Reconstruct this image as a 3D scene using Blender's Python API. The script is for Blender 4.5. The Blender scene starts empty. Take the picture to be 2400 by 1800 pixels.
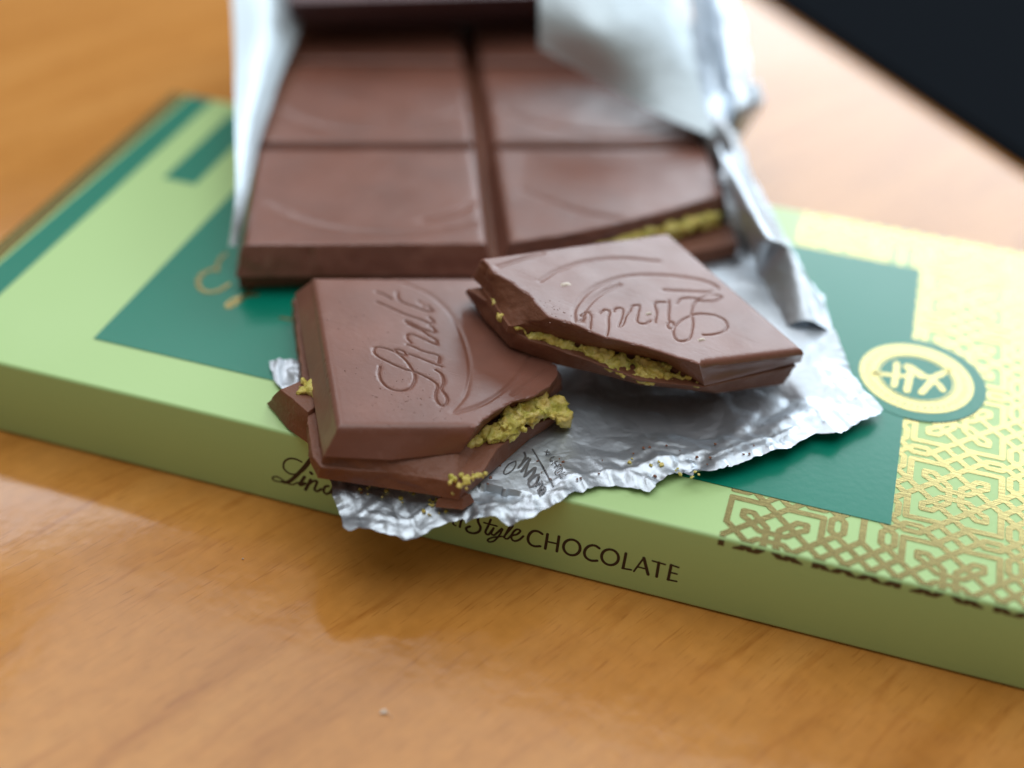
import bpy, bmesh, math, random, json
import numpy as np
from mathutils import Matrix, Vector, noise
from mathutils.geometry import delaunay_2d_cdt

# ------------------------------------------------------------------ camera, light, exposure
S = 0.01                      # all layout numbers below are centimetres
scene = bpy.context.scene
COL = scene.collection
CAM_R = ((0.9554320303, 0.2913997152, 0.0472846853),
         (0.2156512150, -0.5795461588, -0.7858885438),
         (-0.2016040401, 0.7610600868, -0.6165576658))
CAM_C = (13.377013, -13.234125, 13.933409)
cam = bpy.data.cameras.new('camera')
camo = bpy.data.objects.new('camera', cam); COL.objects.link(camo)
r_, d_, f_ = CAM_R
camo.matrix_world = Matrix(((r_[0], -d_[0], -f_[0], CAM_C[0]*S), (r_[1], -d_[1], -f_[1], CAM_C[1]*S),
                            (r_[2], -d_[2], -f_[2], CAM_C[2]*S), (0, 0, 0, 1)))
cam.sensor_width = 36; cam.lens = 47.27
cam.clip_start = 0.01; cam.clip_end = 50
FOC = (8.6, 0.8, 2.3)
cam.dof.use_dof = True
cam.dof.focus_distance = sum((FOC[i]-CAM_C[i])*f_[i] for i in range(3))*S
cam.dof.aperture_fstop = 5.8
scene.camera = camo

world = bpy.data.worlds.new('World'); scene.world = world; world.use_nodes = True
bg = world.node_tree.nodes['Background']
bg.inputs[0].default_value = (1.0, 0.90, 0.76, 1); bg.inputs[1].default_value = 0.20

def area_lamp(name, az, el, dist, w, h, power, color):
    L = bpy.data.lights.new(name, 'AREA'); L.shape = 'RECTANGLE'; L.size = w; L.size_y = h
    L.energy = power; L.color = color
    o = bpy.data.objects.new(name, L); COL.objects.link(o)
    a, e = math.radians(az), math.radians(el)
    p = Vector((math.sin(a)*math.cos(e), math.cos(a)*math.cos(e), math.sin(e)))*dist + Vector((.1, .04, .02))
    o.location = p
    o.rotation_euler = (Vector((.1, .04, .02))-p).to_track_quat('-Z', 'Y').to_euler()
    return o
area_lamp('window_light', 14, 23, 1.6, 1.55, 0.90, 27, (0.80, 0.91, 1.0))
area_lamp('side_window_light', -42, 44, 1.6, 0.60, 0.36, 3.8, (0.92, 0.94, 1.0))
area_lamp('overhead_fill', 0, 88, 1.7, 1.8, 1.8, 24, (0.90, 0.96, 1.0))  # added overhead fill to brighten the top faces, not a visible lamp
scene.view_settings.view_transform = 'Standard'
scene.view_settings.look = 'None'
scene.view_settings.exposure = 0.0
scene.view_settings.gamma = 1.0
scene.render.engine = 'CYCLES'
scene.cycles.max_bounces = 8
scene.cycles.use_denoising = True

D = json.loads(r'''{"FA":[[7.7215,-0.7943,2.4803],[-0.4777,0.878,-0.0312],[0.8768,0.4742,-0.08],[0.0554,0.0656,0.9963]],"FB":[[13.4038,3.2419,2.4249],[-0.6485,-0.7478,0.1421],[-0.7467,0.6613,0.0723],[0.1481,0.0592,0.9872]],"At":[[[0.0,0.0,0.0],[-0.055,0.934,0.0],[-0.092,1.855,0.0],[0.071,2.005,0.0],[0.268,2.232,0.0],[0.46,2.489,0.0],[0.586,2.82,0.0],[0.826,3.127,0.0],[1.101,3.3,0.0],[1.365,3.34,0.0],[3.75,3.1,0],[3.793,-0.0,0.0]],[[-0.076,-0.147,-0.42],[-0.2,0.737,-0.42],[-0.097,1.698,-0.42],[0.187,1.911,-0.42],[0.499,2.188,-0.42],[0.776,2.494,-0.42],[0.941,2.897,-0.42],[1.066,3.242,-0.42],[1.294,3.465,-0.42],[1.583,3.517,-0.42],[3.9,3.3,-0.42],[3.95,-0.22,-0.42]]],"Ab":[[[0.153,-0.274,-0.6],[-0.068,-0.181,-0.6],[-0.173,0.284,-0.6],[-0.22,0.666,-0.6],[-0.323,1.042,-0.6],[-0.497,1.591,-0.6],[-0.554,1.67,-0.6],[-0.327,2.002,-0.56],[0.056,2.248,-0.5],[0.504,2.747,-0.5],[0.691,3.152,-0.5],[0.938,3.383,-0.5],[3.85,3.3,-0.5],[3.95,-0.25,-0.5]],[[0.349,-0.275,-0.86],[0.008,-0.2,-0.86],[-0.1,0.175,-0.86],[-0.252,0.679,-0.86],[-0.428,1.244,-0.86],[-0.542,1.585,-0.86],[-0.568,1.625,-0.86],[-0.031,2.206,-0.86],[0.192,2.455,-0.86],[0.503,2.794,-0.86],[0.815,3.159,-0.86],[1.067,3.475,-0.86],[3.85,3.3,-0.86],[3.95,-0.25,-0.86]]],"Bt":[[[1.868,0.218,0.0],[2.2,0.532,0.0],[2.486,0.825,0.0],[2.895,1.144,0.0],[3.181,1.553,0.0],[3.438,1.767,0.0],[3.432,2.322,0.0],[3.513,2.654,0.0],[3.637,2.973,0.0],[3.602,3.376,0.0],[0.11,3.269,0.0],[0.0,0.0,0.0]],[[1.646,0.175,-0.42],[1.912,0.803,-0.42],[2.304,1.097,-0.42],[2.792,1.439,-0.42],[3.257,1.87,-0.42],[3.694,2.201,-0.42],[3.684,2.396,-0.42],[3.633,2.686,-0.42],[3.583,3.007,-0.42],[3.621,3.456,-0.42],[0.0,3.25,-0.42],[-0.263,0.179,-0.42]]],"Bb":[[[1.618,0.171,-0.43],[2.069,0.471,-0.5],[2.439,0.661,-0.5],[2.646,0.923,-0.5],[2.93,1.275,-0.5],[3.318,1.744,-0.5],[3.529,1.916,-0.5],[3.66,2.249,-0.5],[3.617,2.892,-0.5],[3.766,3.317,-0.5],[0,3.15,-0.5],[-0.157,0.141,-0.43]],[[1.087,0.36,-0.84],[1.766,0.709,-0.84],[2.159,0.886,-0.84],[2.315,1.031,-0.84],[2.559,1.251,-0.84],[3.114,1.666,-0.84],[3.389,1.999,-0.84],[3.59,2.248,-0.84],[3.604,2.944,-0.84],[3.532,3.657,-0.84],[0,3.15,-0.84],[-0.126,0.217,-0.84]]],"Bf":[[[3.709,2.159,-0.4],[3.501,2.001,-0.4],[3.277,1.848,-0.4],[2.975,1.568,-0.4],[2.67,1.288,-0.4],[2.217,1.009,-0.4],[1.934,0.783,-0.4],[1.808,0.459,-0.4],[1.697,0.186,-0.4]],[[3.614,2.282,-0.54],[3.491,1.96,-0.54],[3.279,1.787,-0.54],[2.962,1.427,-0.54],[2.677,1.033,-0.54],[2.397,0.7,-0.54],[2.08,0.526,-0.54],[1.83,0.364,-0.54],[1.588,0.234,-0.54]]],"Af":[[0.219,1.933,-0.48],[0.356,2.119,-0.45],[0.22,2.23,-0.42],[0.415,2.355,-0.36],[0.596,2.48,-0.3],[0.449,2.534,-0.32],[0.639,2.653,-0.28],[0.487,2.676,-0.34],[0.708,2.824,-0.28],[0.556,2.834,-0.34],[0.788,2.936,-0.27],[0.861,3.034,-0.24],[0.714,3.023,-0.32],[0.626,3.026,-0.4],[0.724,3.149,-0.42],[0.838,3.224,-0.42],[0.744,3.278,-0.44],[0.736,3.331,-0.48],[0.326,2.465,-0.44],[0.247,2.333,-0.46],[0.431,2.605,-0.44],[0.535,2.806,-0.44],[0.471,2.07,-0.45],[0.765,2.586,-0.3],[0.828,2.765,-0.28],[0.384,2.285,-0.42],[0.723,3.331,-0.5]],"Ad":[[-0.432,1.891,-0.57],[-0.462,1.818,-0.57],[-0.541,1.714,-0.57],[-0.605,1.646,-0.57],[-0.653,1.604,-0.57],[-0.568,1.597,-0.57],[-0.464,1.559,-0.57],[-0.441,1.754,-0.57],[-0.411,1.534,-0.57],[-0.399,1.92,-0.57]],"Ct":[[6.392,0.29,1.95],[6.681,0.127,1.95],[6.974,-0.05,1.95]],"Cb":[[6.077,0.462,1.47],[6.592,0.052,1.47],[7.005,-0.152,1.47]],"txt":[[[1.366,0.763],[1.208,0.726],[0.992,0.745],[0.833,0.838],[0.78,0.98],[0.833,1.102],[0.975,1.186],[1.111,1.223],[1.261,1.21],[1.516,1.141],[1.725,1.016],[1.834,0.863],[1.847,0.764],[1.776,0.72],[1.63,0.755],[1.441,0.93],[1.295,1.098],[1.22,1.239],[1.116,1.352],[1.004,1.452],[0.884,1.508],[0.731,1.46],[0.58,1.436],[0.427,1.474],[0.434,1.538],[0.554,1.593],[0.669,1.583],[0.805,1.548],[0.959,1.608],[1.136,1.614],[1.269,1.535]],[[1.668,1.21],[1.549,1.371],[1.422,1.518],[1.357,1.614],[1.336,1.635]],[[1.767,1.021],[1.786,1.071],[1.732,1.147],[1.648,1.171],[1.65,1.112],[1.704,1.048],[1.767,1.021]],[[1.908,1.22],[1.864,1.286],[1.734,1.423],[1.624,1.621],[1.52,1.641],[1.419,1.612]],[[1.948,1.286],[2.077,1.244],[2.162,1.268],[2.16,1.341],[2.05,1.471],[1.929,1.598],[1.885,1.657],[2.001,1.67],[2.1,1.6]],[[2.111,1.578],[2.243,1.5],[2.422,1.33],[2.534,1.284],[2.466,1.361],[2.331,1.489],[2.218,1.619],[2.217,1.686],[2.349,1.664],[2.371,1.63]],[[3.061,0.92],[2.897,1.099],[2.712,1.297],[2.551,1.522],[2.437,1.653],[2.503,1.701],[2.615,1.656]],[[3.328,0.953],[3.268,1.046],[3.138,1.155]],[[3.312,1.267],[3.148,1.257],[3.031,1.317],[2.89,1.498],[2.773,1.656],[2.795,1.734],[2.933,1.68]],[[3.051,1.559],[2.911,1.626]]],"arcA":[[[3.803,0.937],[3.698,1.225],[3.555,1.446],[3.244,1.76],[2.751,1.978],[2.226,2.064],[1.625,2.072],[1.148,2.014],[0.649,1.856],[0.283,1.617],[0.278,1.723],[0.438,2.075],[0.761,2.441],[1.215,2.788],[1.695,3.037]],[[0.621,2.523],[0.93,2.84],[1.251,3.14]]],"arcB":[[[3.489,3.087],[3.016,3.168],[2.572,3.237]],[[3.057,2.59],[2.61,2.77],[1.999,2.869],[1.383,2.796],[0.826,2.571]],[[3.112,1.579],[2.929,1.849],[2.49,2.156],[2.046,2.307],[1.53,2.349],[0.928,2.197],[0.46,1.952],[0.316,1.739],[0.493,1.635],[0.96,1.781],[1.243,1.879]],[[3.004,1.549],[2.764,1.804],[2.319,2.063],[1.857,2.185]]],"front":[[0.03,[[6.806,0.94],[6.725,0.967],[6.618,0.95],[6.529,0.856],[6.513,0.729],[6.585,0.657],[6.677,0.661],[6.788,0.738],[6.869,0.847],[6.952,1.003],[6.94,1.054]]],[0.06,[[6.938,1.017],[6.855,0.871],[6.773,0.743],[6.674,0.599],[6.559,0.468],[6.481,0.454]]],[0.026,[[6.496,0.453],[6.403,0.435],[6.326,0.444],[6.326,0.496],[6.393,0.528],[6.468,0.498],[6.55,0.447],[6.634,0.444],[6.722,0.516]]],[0.05,[[6.837,0.659],[6.786,0.558],[6.747,0.485],[6.782,0.484],[6.838,0.536]]],[0.05,[[6.938,0.775],[6.955,0.758]]],[0.05,[[6.934,0.633],[6.883,0.512],[6.839,0.407]]],[0.04,[[6.874,0.5],[6.963,0.613],[7.033,0.635],[7.005,0.531],[6.984,0.458],[7.023,0.432],[7.095,0.502]]],[0.04,[[7.213,0.596],[7.159,0.57],[7.127,0.474],[7.168,0.426],[7.231,0.478],[7.296,0.622],[7.411,0.883]]],[0.04,[[7.296,0.622],[7.261,0.478],[7.305,0.454],[7.369,0.55]]],[0.045,[[7.485,0.869],[7.386,0.593],[7.351,0.468],[7.396,0.454]]],[0.03,[[7.374,0.684],[7.494,0.703]]],[0.03,[[9.149,0.599],[9.127,0.518],[9.128,0.456],[9.166,0.442]]],[0.036,[[9.262,0.616],[9.24,0.53],[9.227,0.434]]],[0.04,[[9.684,0.822],[9.618,0.854],[9.545,0.814],[9.497,0.712],[9.5,0.615],[9.537,0.529],[9.512,0.434],[9.429,0.374],[9.343,0.385],[9.325,0.447],[9.378,0.496]]],[0.036,[[9.682,0.729],[9.647,0.59],[9.611,0.454],[9.657,0.424],[9.714,0.538]]],[0.03,[[9.585,0.638],[9.775,0.632]]],[0.034,[[9.731,0.58],[9.698,0.463],[9.742,0.443],[9.802,0.53],[9.851,0.608]]],[0.03,[[9.862,0.599],[9.816,0.46],[9.741,0.323],[9.668,0.285],[9.653,0.326],[9.729,0.394],[9.857,0.456]]],[0.03,[[9.88,0.449],[9.945,0.577],[10.009,0.709],[9.979,0.718],[9.927,0.571],[9.895,0.449],[9.942,0.435],[9.999,0.533]]],[0.034,[[10.003,0.522],[10.079,0.572],[10.122,0.653],[10.074,0.669],[10.018,0.589],[9.997,0.47],[10.045,0.425],[10.117,0.478],[10.171,0.566]]],[0.042,[[10.439,0.697],[10.379,0.728],[10.307,0.709],[10.256,0.631],[10.24,0.527],[10.27,0.45],[10.338,0.423],[10.425,0.453]]],[0.042,[[10.516,0.722],[10.501,0.428]]],[0.042,[[10.681,0.731],[10.67,0.431]]],[0.03,[[10.508,0.575],[10.677,0.582]]],[0.042,[[10.997,0.588],[10.992,0.549],[10.979,0.511],[10.959,0.478],[10.934,0.452],[10.904,0.435],[10.873,0.428],[10.842,0.431],[10.814,0.444],[10.79,0.467],[10.772,0.498],[10.761,0.534],[10.758,0.573],[10.764,0.613],[10.777,0.65],[10.797,0.682],[10.822,0.708],[10.851,0.725],[10.882,0.732],[10.913,0.729],[10.941,0.716],[10.965,0.693],[10.983,0.663],[10.994,0.627],[10.997,0.588]]],[0.042,[[11.264,0.694],[11.204,0.727],[11.134,0.704],[11.077,0.624],[11.064,0.525],[11.096,0.452],[11.171,0.42],[11.255,0.449]]],[0.042,[[11.549,0.584],[11.545,0.544],[11.533,0.507],[11.513,0.474],[11.488,0.448],[11.459,0.431],[11.428,0.424],[11.397,0.427],[11.368,0.44],[11.343,0.463],[11.325,0.493],[11.313,0.529],[11.31,0.568],[11.315,0.607],[11.327,0.645],[11.347,0.677],[11.372,0.702],[11.401,0.719],[11.431,0.726],[11.462,0.723],[11.491,0.71],[11.515,0.688],[11.534,0.658],[11.545,0.622],[11.549,0.584]]],[0.042,[[11.642,0.724],[11.63,0.426]]],[0.03,[[11.619,0.423],[11.747,0.435]]],[0.028,[[11.785,0.418],[11.896,0.723]]],[0.046,[[11.896,0.723],[11.988,0.426]]],[0.028,[[11.833,0.524],[11.945,0.523]]],[0.03,[[12.02,0.707],[12.198,0.697]]],[0.042,[[12.11,0.706],[12.109,0.424]]],[0.042,[[12.281,0.718],[12.273,0.422]]],[0.03,[[12.276,0.717],[12.386,0.704]]],[0.03,[[12.28,0.573],[12.378,0.573]]],[0.03,[[12.262,0.423],[12.392,0.431]]]],"gold":[[0.06,[[3.724,3.9],[3.712,3.64],[3.832,3.353]]],[0.08,[[3.739,3.4],[3.633,3.194],[3.714,2.902],[3.932,2.746],[4.107,2.853],[4.178,3.079]]],[0.08,[[4.578,3.153],[4.55,2.786],[4.471,2.486],[4.404,2.576],[4.495,2.805],[4.732,2.974]]],[0.05,[[5.349,2.516],[5.821,2.546],[6.253,2.561]]]],"FBar":[[4.519,3.0433,2.3],[0.9281,0.3724,0.0],[-0.3724,0.9281,0.0],[0.0,0.0,1.0]],"foil":[[6.227,1.59,1.5],[5.87,1.456,1.5],[5.705,1.347,1.5],[5.739,1.244,1.5],[5.912,1.057,1.5],[6.099,0.835,1.5],[7.578,-0.699,1.42],[7.715,-0.938,1.42],[7.834,-1.086,1.25],[8.041,-1.347,1.25],[8.106,-1.372,1.25],[8.192,-1.312,1.25],[8.316,-1.277,1.25],[8.47,-1.212,1.25],[8.691,-1.181,1.25],[8.819,-1.194,1.25],[8.949,-1.138,1.25],[9.051,-1.043,1.25],[9.177,-0.86,1.25],[9.241,-0.808,1.25],[9.505,-0.654,1.25],[9.564,-0.718,1.36],[9.666,-0.65,1.36],[9.79,-0.595,1.36],[9.892,-0.58,1.36],[9.991,-0.616,1.36],[10.113,-0.669,1.36],[10.227,-0.648,1.42],[10.372,-0.489,1.42],[10.451,-0.337,1.42],[10.59,-0.208,1.42],[10.747,-0.041,1.5],[10.817,0.106,1.5],[10.959,0.24,1.5],[11.135,0.356,1.5],[11.318,0.443,1.5],[11.512,0.492,1.5],[11.656,0.514,1.5],[11.776,0.464,1.5],[11.853,0.543,1.5],[11.875,0.697,1.5],[11.981,0.841,1.5],[12.139,0.94,1.5],[12.257,1.036,1.5],[12.309,1.12,1.5],[12.156,0.853,1.62],[12.284,0.889,1.62],[12.347,0.986,1.62],[12.592,1.058,1.62],[12.741,1.214,1.62],[13.023,1.489,1.62],[13.435,1.848,1.62],[13.577,2.023,1.62],[13.795,2.374,1.62],[14.156,2.495,1.62],[14.285,2.739,1.62],[14.38,2.914,1.62],[14.534,3.065,1.62],[14.635,3.198,1.62],[14.694,3.34,1.62],[14.58,3.516,1.62],[14.409,3.675,1.62],[14.3,3.911,1.62],[14.187,4.177,1.62],[13.67,4.965,1.8],[13.495,5.727,1.8],[13.134,6.317,1.8],[12.7,7.232,1.8]],"ftxt":[[0.022,[[10.012,0.822],[10.225,0.544],[10.509,0.124]]],[0.02,[[9.861,0.495],[9.787,0.403],[9.768,0.232],[9.807,0.182],[9.871,0.287],[9.884,0.42],[9.861,0.495]]],[0.035,[[9.937,0.384],[9.979,0.565],[10.004,0.621]]],[0.03,[[9.923,0.713],[9.964,0.635],[9.956,0.52]]],[0.038,[[9.999,0.316],[10.032,0.548],[10.039,0.606]]],[0.03,[[10.033,0.585],[10.041,0.496],[10.066,0.231]]],[0.038,[[10.066,0.231],[10.124,0.397],[10.161,0.457],[10.17,0.323],[10.139,0.186]]],[0.035,[[10.182,0.077],[10.153,0.137],[10.217,0.322],[10.254,0.299],[10.258,0.14],[10.208,0.05],[10.182,0.077]]],[0.02,[[10.272,0.092],[10.324,0.199],[10.342,0.135],[10.321,0.003]]],[0.03,[[10.345,-0.04],[10.392,0.082],[10.417,0.038],[10.376,-0.065]]],[0.015,[[10.215,0.877],[10.23,0.76],[10.285,0.799]]],[0.015,[[10.192,0.83],[10.262,0.837]]],[0.015,[[10.35,0.738],[10.316,0.689],[10.319,0.634],[10.357,0.629]]],[0.015,[[10.362,0.567],[10.422,0.653]]],[0.015,[[10.413,0.512],[10.475,0.589]]],[0.015,[[10.398,0.608],[10.444,0.551]]],[0.015,[[10.474,0.507],[10.449,0.425],[10.484,0.383],[10.531,0.473],[10.517,0.522],[10.474,0.507]]],[0.015,[[10.596,0.406],[10.536,0.366],[10.56,0.303],[10.625,0.344]]]],"emb":[[0.11,[[14.515,4.395],[14.631,4.421],[14.766,4.445]]],[0.13,[[14.824,4.78],[14.832,4.539],[14.825,4.178]]],[0.1,[[14.766,4.445],[14.901,4.462],[15.052,4.535]]],[0.22,[[15.009,4.744],[15.122,4.665],[15.214,4.595]]],[0.14,[[15.046,4.619],[15.035,4.341],[15.021,4.117]]],[0.12,[[15.214,4.595],[15.359,4.598],[15.518,4.726]]],[0.14,[[15.407,4.616],[15.324,4.364],[15.24,4.148]]],[0.13,[[15.382,4.538],[15.483,4.457],[15.556,4.332]]],[0.11,[[15.442,4.698],[15.563,4.812],[15.618,4.885]]]],"patches":[["folded_flap",[[[6.963,10.932,4.6],[7.308,10.024,4.0],[7.41,9.776,3.35]],[[8.078,11.142,4.7],[8.52,9.631,4.0],[8.611,9.622,3.0]],[[9.09,11.886,4.6],[9.605,10.171,3.7],[9.881,9.197,2.75]],[[9.489,12.644,4.4],[10.155,10.668,3.5],[10.984,9.069,2.55]]],0.035],["crumpled_band",[[[9.489,12.644,4.4],[10.155,10.668,3.5],[10.984,9.069,2.55]],[[9.211,15.996,3.2],[10.159,12.972,2.6],[11.106,9.708,2.3]],[[9.582,15.873,3.3],[10.655,12.091,3.0],[11.358,9.33,2.6]],[[9.72,16.804,3.0],[10.972,12.712,2.7],[11.466,10.247,2.4]]],0.09],["crumpled_corner",[[[10.916,10.124,2.8],[10.988,9.631,2.6],[11.224,9.024,2.3]],[[11.203,9.874,3.2],[11.359,9.369,3.0],[11.433,9.48,2.4]],[[11.451,11.196,2.8],[11.628,10.709,2.6],[11.492,10.678,2.2]]],0.16],["foil_rim",[[[11.106,8.549,2.7],[11.303,8.46,2.6],[11.372,9.073,2.4]],[[11.694,7.064,2.5],[11.897,6.941,2.7],[11.997,7.72,2.3]],[[12.217,6.054,2.2],[12.448,5.745,2.7],[12.657,6.703,2.1]],[[12.439,5.835,1.75],[12.766,5.921,2.45],[13.135,5.863,1.9]],[[12.567,5.399,1.6],[13.071,5.36,2.2],[13.51,5.514,1.85]],[[12.823,4.746,1.55],[13.305,4.736,1.95],[13.77,4.81,1.75]]],0.12],["left_flap",[[[0.742,10.492,3.6],[1.111,11.224,3.4],[1.438,12.648,2.95]],[[1.571,8.876,3.3],[2.036,9.332,3.2],[2.369,10.127,2.8]],[[2.381,7.249,3.1],[2.658,7.597,3.0],[2.795,8.253,2.6]],[[3.261,5.427,2.85],[3.382,5.682,2.75],[3.376,6.129,2.44]],[[3.91,4.052,2.55],[3.976,4.133,2.52],[3.992,4.317,2.38]],[[3.977,3.519,1.85],[4.079,3.465,1.95],[4.141,3.499,1.9]]],0.03]],"flakes":[[2.713,2.415],[1.874,1.434],[1.474,0.671]],"tcr2":[6.404,-1.248,0.0],"tcr":[9.248,-3.122,0.0]}''')
H, W = 1.4332, 9.0
random.seed(5); rng = np.random.default_rng(5)

# ------------------------------------------------------------------ helpers
def new_mat(name):
    m = bpy.data.materials.new(name); m.use_nodes = True
    nt = m.node_tree; b = nt.nodes['Principled BSDF']
    return m, nt, b
def N(nt, t, **kw):
    n = nt.nodes.new(t)
    for k, v in kw.items():
        if k.startswith('i_'): n.inputs[k[2:].replace('_', ' ')].default_value = v
        else: setattr(n, k, v)
    return n
def ramp(nt, stops):
    r = nt.nodes.new('ShaderNodeValToRGB'); e = r.color_ramp.elements
    while len(e) < len(stops): e.new(.5)
    for k, (p, c) in zip(e, stops): k.position = p; k.color = (*c, 1) if len(c) == 3 else c
    return r
def coords(nt, scale=(1, 1, 1), rot=(0, 0, 0)):
    tc = nt.nodes.new('ShaderNodeTexCoord'); mp = nt.nodes.new('ShaderNodeMapping')
    mp.inputs['Scale'].default_value = scale; mp.inputs['Rotation'].default_value = rot
    nt.links.new(tc.outputs['Object'], mp.inputs['Vector']); return mp
def add_bump(nt, b, src, strength, dist, prev=None):
    bp = nt.nodes.new('ShaderNodeBump'); bp.inputs['Strength'].default_value = strength; bp.inputs['Distance'].default_value = dist
    nt.links.new(src, bp.inputs['Height'])
    if prev is not None: nt.links.new(prev.outputs[0], bp.inputs['Normal'])
    nt.links.new(bp.outputs[0], b.inputs['Normal']); return bp

def mesh_obj(name, verts, faces, mat=None, parent=None, smooth=True, sharp=None, loc=None):
    """verts in centimetres; loc = origin (cm) that the mesh is made relative to"""
    v = np.asarray(verts, float)
    if loc is not None: v = v-np.asarray(loc, float)
    me = bpy.data.meshes.new(name)
    me.from_pydata((v*S).tolist(), [], [list(map(int, f)) for f in faces])
    me.validate(); me.update()
    if smooth: me.shade_smooth()
    if sharp: me.set_sharp_from_angle(angle=math.radians(sharp))
    o = bpy.data.objects.new(name, me); COL.objects.link(o)
    if mat: me.materials.append(mat)
    if parent: o.parent = parent
    if loc is not None: o.location = Vector(loc)*S
    return o
def tag(o, label, cat, group=None):
    o['label'] = label; o['category'] = cat
    if group: o['group'] = group
    return o
def thing(name, label, cat, group=None):
    return tag(mk_empty(name), label, cat, group)
def mk_empty(name):
    o = bpy.data.objects.new(name, None); o.empty_display_size = .01; COL.objects.link(o); return o

def catmull(P, per=.04, closed=False):
    P = np.asarray(P, float)
    if len(P) < 3: return P
    Q = np.vstack([2*P[0]-P[1], P, 2*P[-1]-P[-2]]); out = []
    for i in range(1, len(Q)-2):
        p0, p1, p2, p3 = Q[i-1], Q[i], Q[i+1], Q[i+2]
        n = max(2, int(np.linalg.norm(p2-p1)/per))
        t = np.linspace(0, 1, n, endpoint=False)[:, None]
        out.append(.5*((2*p1)+(p2-p0)*t+(2*p0-5*p1+4*p2-p3)*t*t+(3*p1-p0-3*p2+p3)*t**3))
    return np.vstack(out+[P[-1:]])
def seg_dist(pts, A, B, chunk=4000):
    out = np.empty(len(pts)); d = B-A; L = np.maximum((d*d).sum(1), 1e-12)
    for i in range(0, len(pts), chunk):
        p = pts[i:i+chunk, None, :]
        t = np.clip(((p-A)*d).sum(2)/L, 0, 1)
        out[i:i+chunk] = np.sqrt((((A+t[..., None]*d)-p)**2).sum(2)).min(1)
    return out
def inside(pts, poly):
    x, y = pts[:, 0], pts[:, 1]; r = np.zeros(len(pts), bool); n = len(poly)
    for i in range(n):
        x1, y1 = poly[i]; x2, y2 = poly[(i+1) % n]
        c = ((y1 > y) != (y2 > y)) & (x < (x2-x1)*(y-y1)/(y2-y1+1e-15)+x1); r ^= c
    return r
def cdt_fill(poly, inner):
    pts = np.vstack([poly, inner]) if len(inner) else poly
    n = len(poly)
    r = delaunay_2d_cdt([Vector(p) for p in pts.tolist()], [], [list(range(n))], 1, 1e-6)
    return np.array([tuple(v) for v in r[0]]), r[2]
def hexgrid(poly, step, margin):
    lo, hi = poly.min(0), poly.max(0); rows = []
    k = 0
    for y in np.arange(lo[1], hi[1], step*.866):
        xs = np.arange(lo[0]+(k % 2)*step*.5, hi[0], step); rows.append(np.stack([xs, np.full_like(xs, y)], 1)); k += 1
    g = np.vstack(rows)+rng.normal(0, step*.06, (sum(map(len, rows)), 2))
    g = g[inside(g, poly)]
    d = seg_dist(g, poly, np.roll(poly, -1, 0))
    return g[d > margin], d[d > margin]
def nz(p, s, oct=4, seed=0.):
    return noise.fractal(Vector((p[0]*s+seed, p[1]*s+seed*1.7, p[2]*s-seed)), 1.0, 2.0, oct)

def union_print(quads, mapper, name, mat, parent, thick=.004):
    """flat print: the union of convex outlines (cm), laid as a thin raised film"""
    vs, fs = [], []
    for q in quads:
        q = np.asarray(q, float)
        a = np.sum(q[:, 0]*np.roll(q[:, 1], -1)-np.roll(q[:, 0], -1)*q[:, 1])
        if abs(a) < 1e-7: continue
        if a < 0: q = q[::-1]
        fs.append(list(range(len(vs), len(vs)+len(q)))); vs += [Vector(p) for p in q.tolist()]
    r = delaunay_2d_cdt(vs, [], fs, 1, 1e-5)
    P = np.array([tuple(v) for v in r[0]]); F = r[2]; F = keep_inside(P, F, fs, vs)
    ec = {}
    for f in F:
        for a, b in zip(f, list(f[1:])+[f[0]]): ec[(a, b)] = 1
    top = np.array([mapper(p[0], p[1], thick) for p in P]); bot = np.array([mapper(p[0], p[1], 0.0) for p in P])
    n = len(P); faces = [tuple(f) for f in F]
    for (a, b) in ec:
        if (b, a) not in ec: faces.append((b, a, a+n, b+n))
    return mesh_obj(name, np.vstack([top, bot]), faces, mat, parent, smooth=False)
def keep_inside(P, F, polys, vs):
    """drop the triangles that fill holes: keep those whose centre lies in one of the outlines"""
    F = [tuple(f) for f in F]; c = np.array([P[list(f)].mean(0) for f in F]); V = np.array([tuple(v) for v in vs]); ok = np.zeros(len(c), bool)
    cen = np.array([V[p].mean(0) for p in polys]); rad = np.array([np.linalg.norm(V[p]-V[p].mean(0), axis=1).max() for p in polys])
    for p, m, r in zip(polys, cen, rad):
        k = np.nonzero((~ok) & (np.abs(c[:, 0]-m[0]) < r) & (np.abs(c[:, 1]-m[1]) < r))[0]
        if not len(k): continue
        q = V[p]; e = np.roll(q, -1, 0)-q; x = c[k][:, None]-q
        ok[k[((e[:, 0]*x[..., 1]-e[:, 1]*x[..., 0]) >= -1e-7).all(1)]] = True
    return [f for f, o in zip(F, ok) if o]
def stroke_quads(P, w, caps=True):
    P = np.asarray(P, float); out = []
    for a, b in zip(P[:-1], P[1:]):
        d = b-a; L = np.linalg.norm(d)
        if L < 1e-6: continue
        n = np.array([-d[1], d[0]])/L*w/2
        out.append([a-n, b-n, b+n, a+n])
    if caps:
        th = np.linspace(0, 2*np.pi, 9)[:-1]+.2
        for p in P: out.append(np.stack([p[0]+w/2*np.cos(th), p[1]+w/2*np.sin(th)], 1))
    return out
def clip_poly(q, x0, x1, y0, y1):
    q = [tuple(p) for p in q]
    for ax, lim, sg in ((0, x0, 1), (0, x1, -1), (1, y0, 1), (1, y1, -1)):
        o = []
        for a, b in zip(q, q[1:]+q[:1]):
            ia, ib = (a[ax]-lim)*sg >= 0, (b[ax]-lim)*sg >= 0
            if ia: o.append(a)
            if ia != ib:
                t = (lim-a[ax])/(b[ax]-a[ax]); o.append((a[0]+(b[0]-a[0])*t, a[1]+(b[1]-a[1])*t))
        q = o
        if len(q) < 3: return None
    return q

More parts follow.
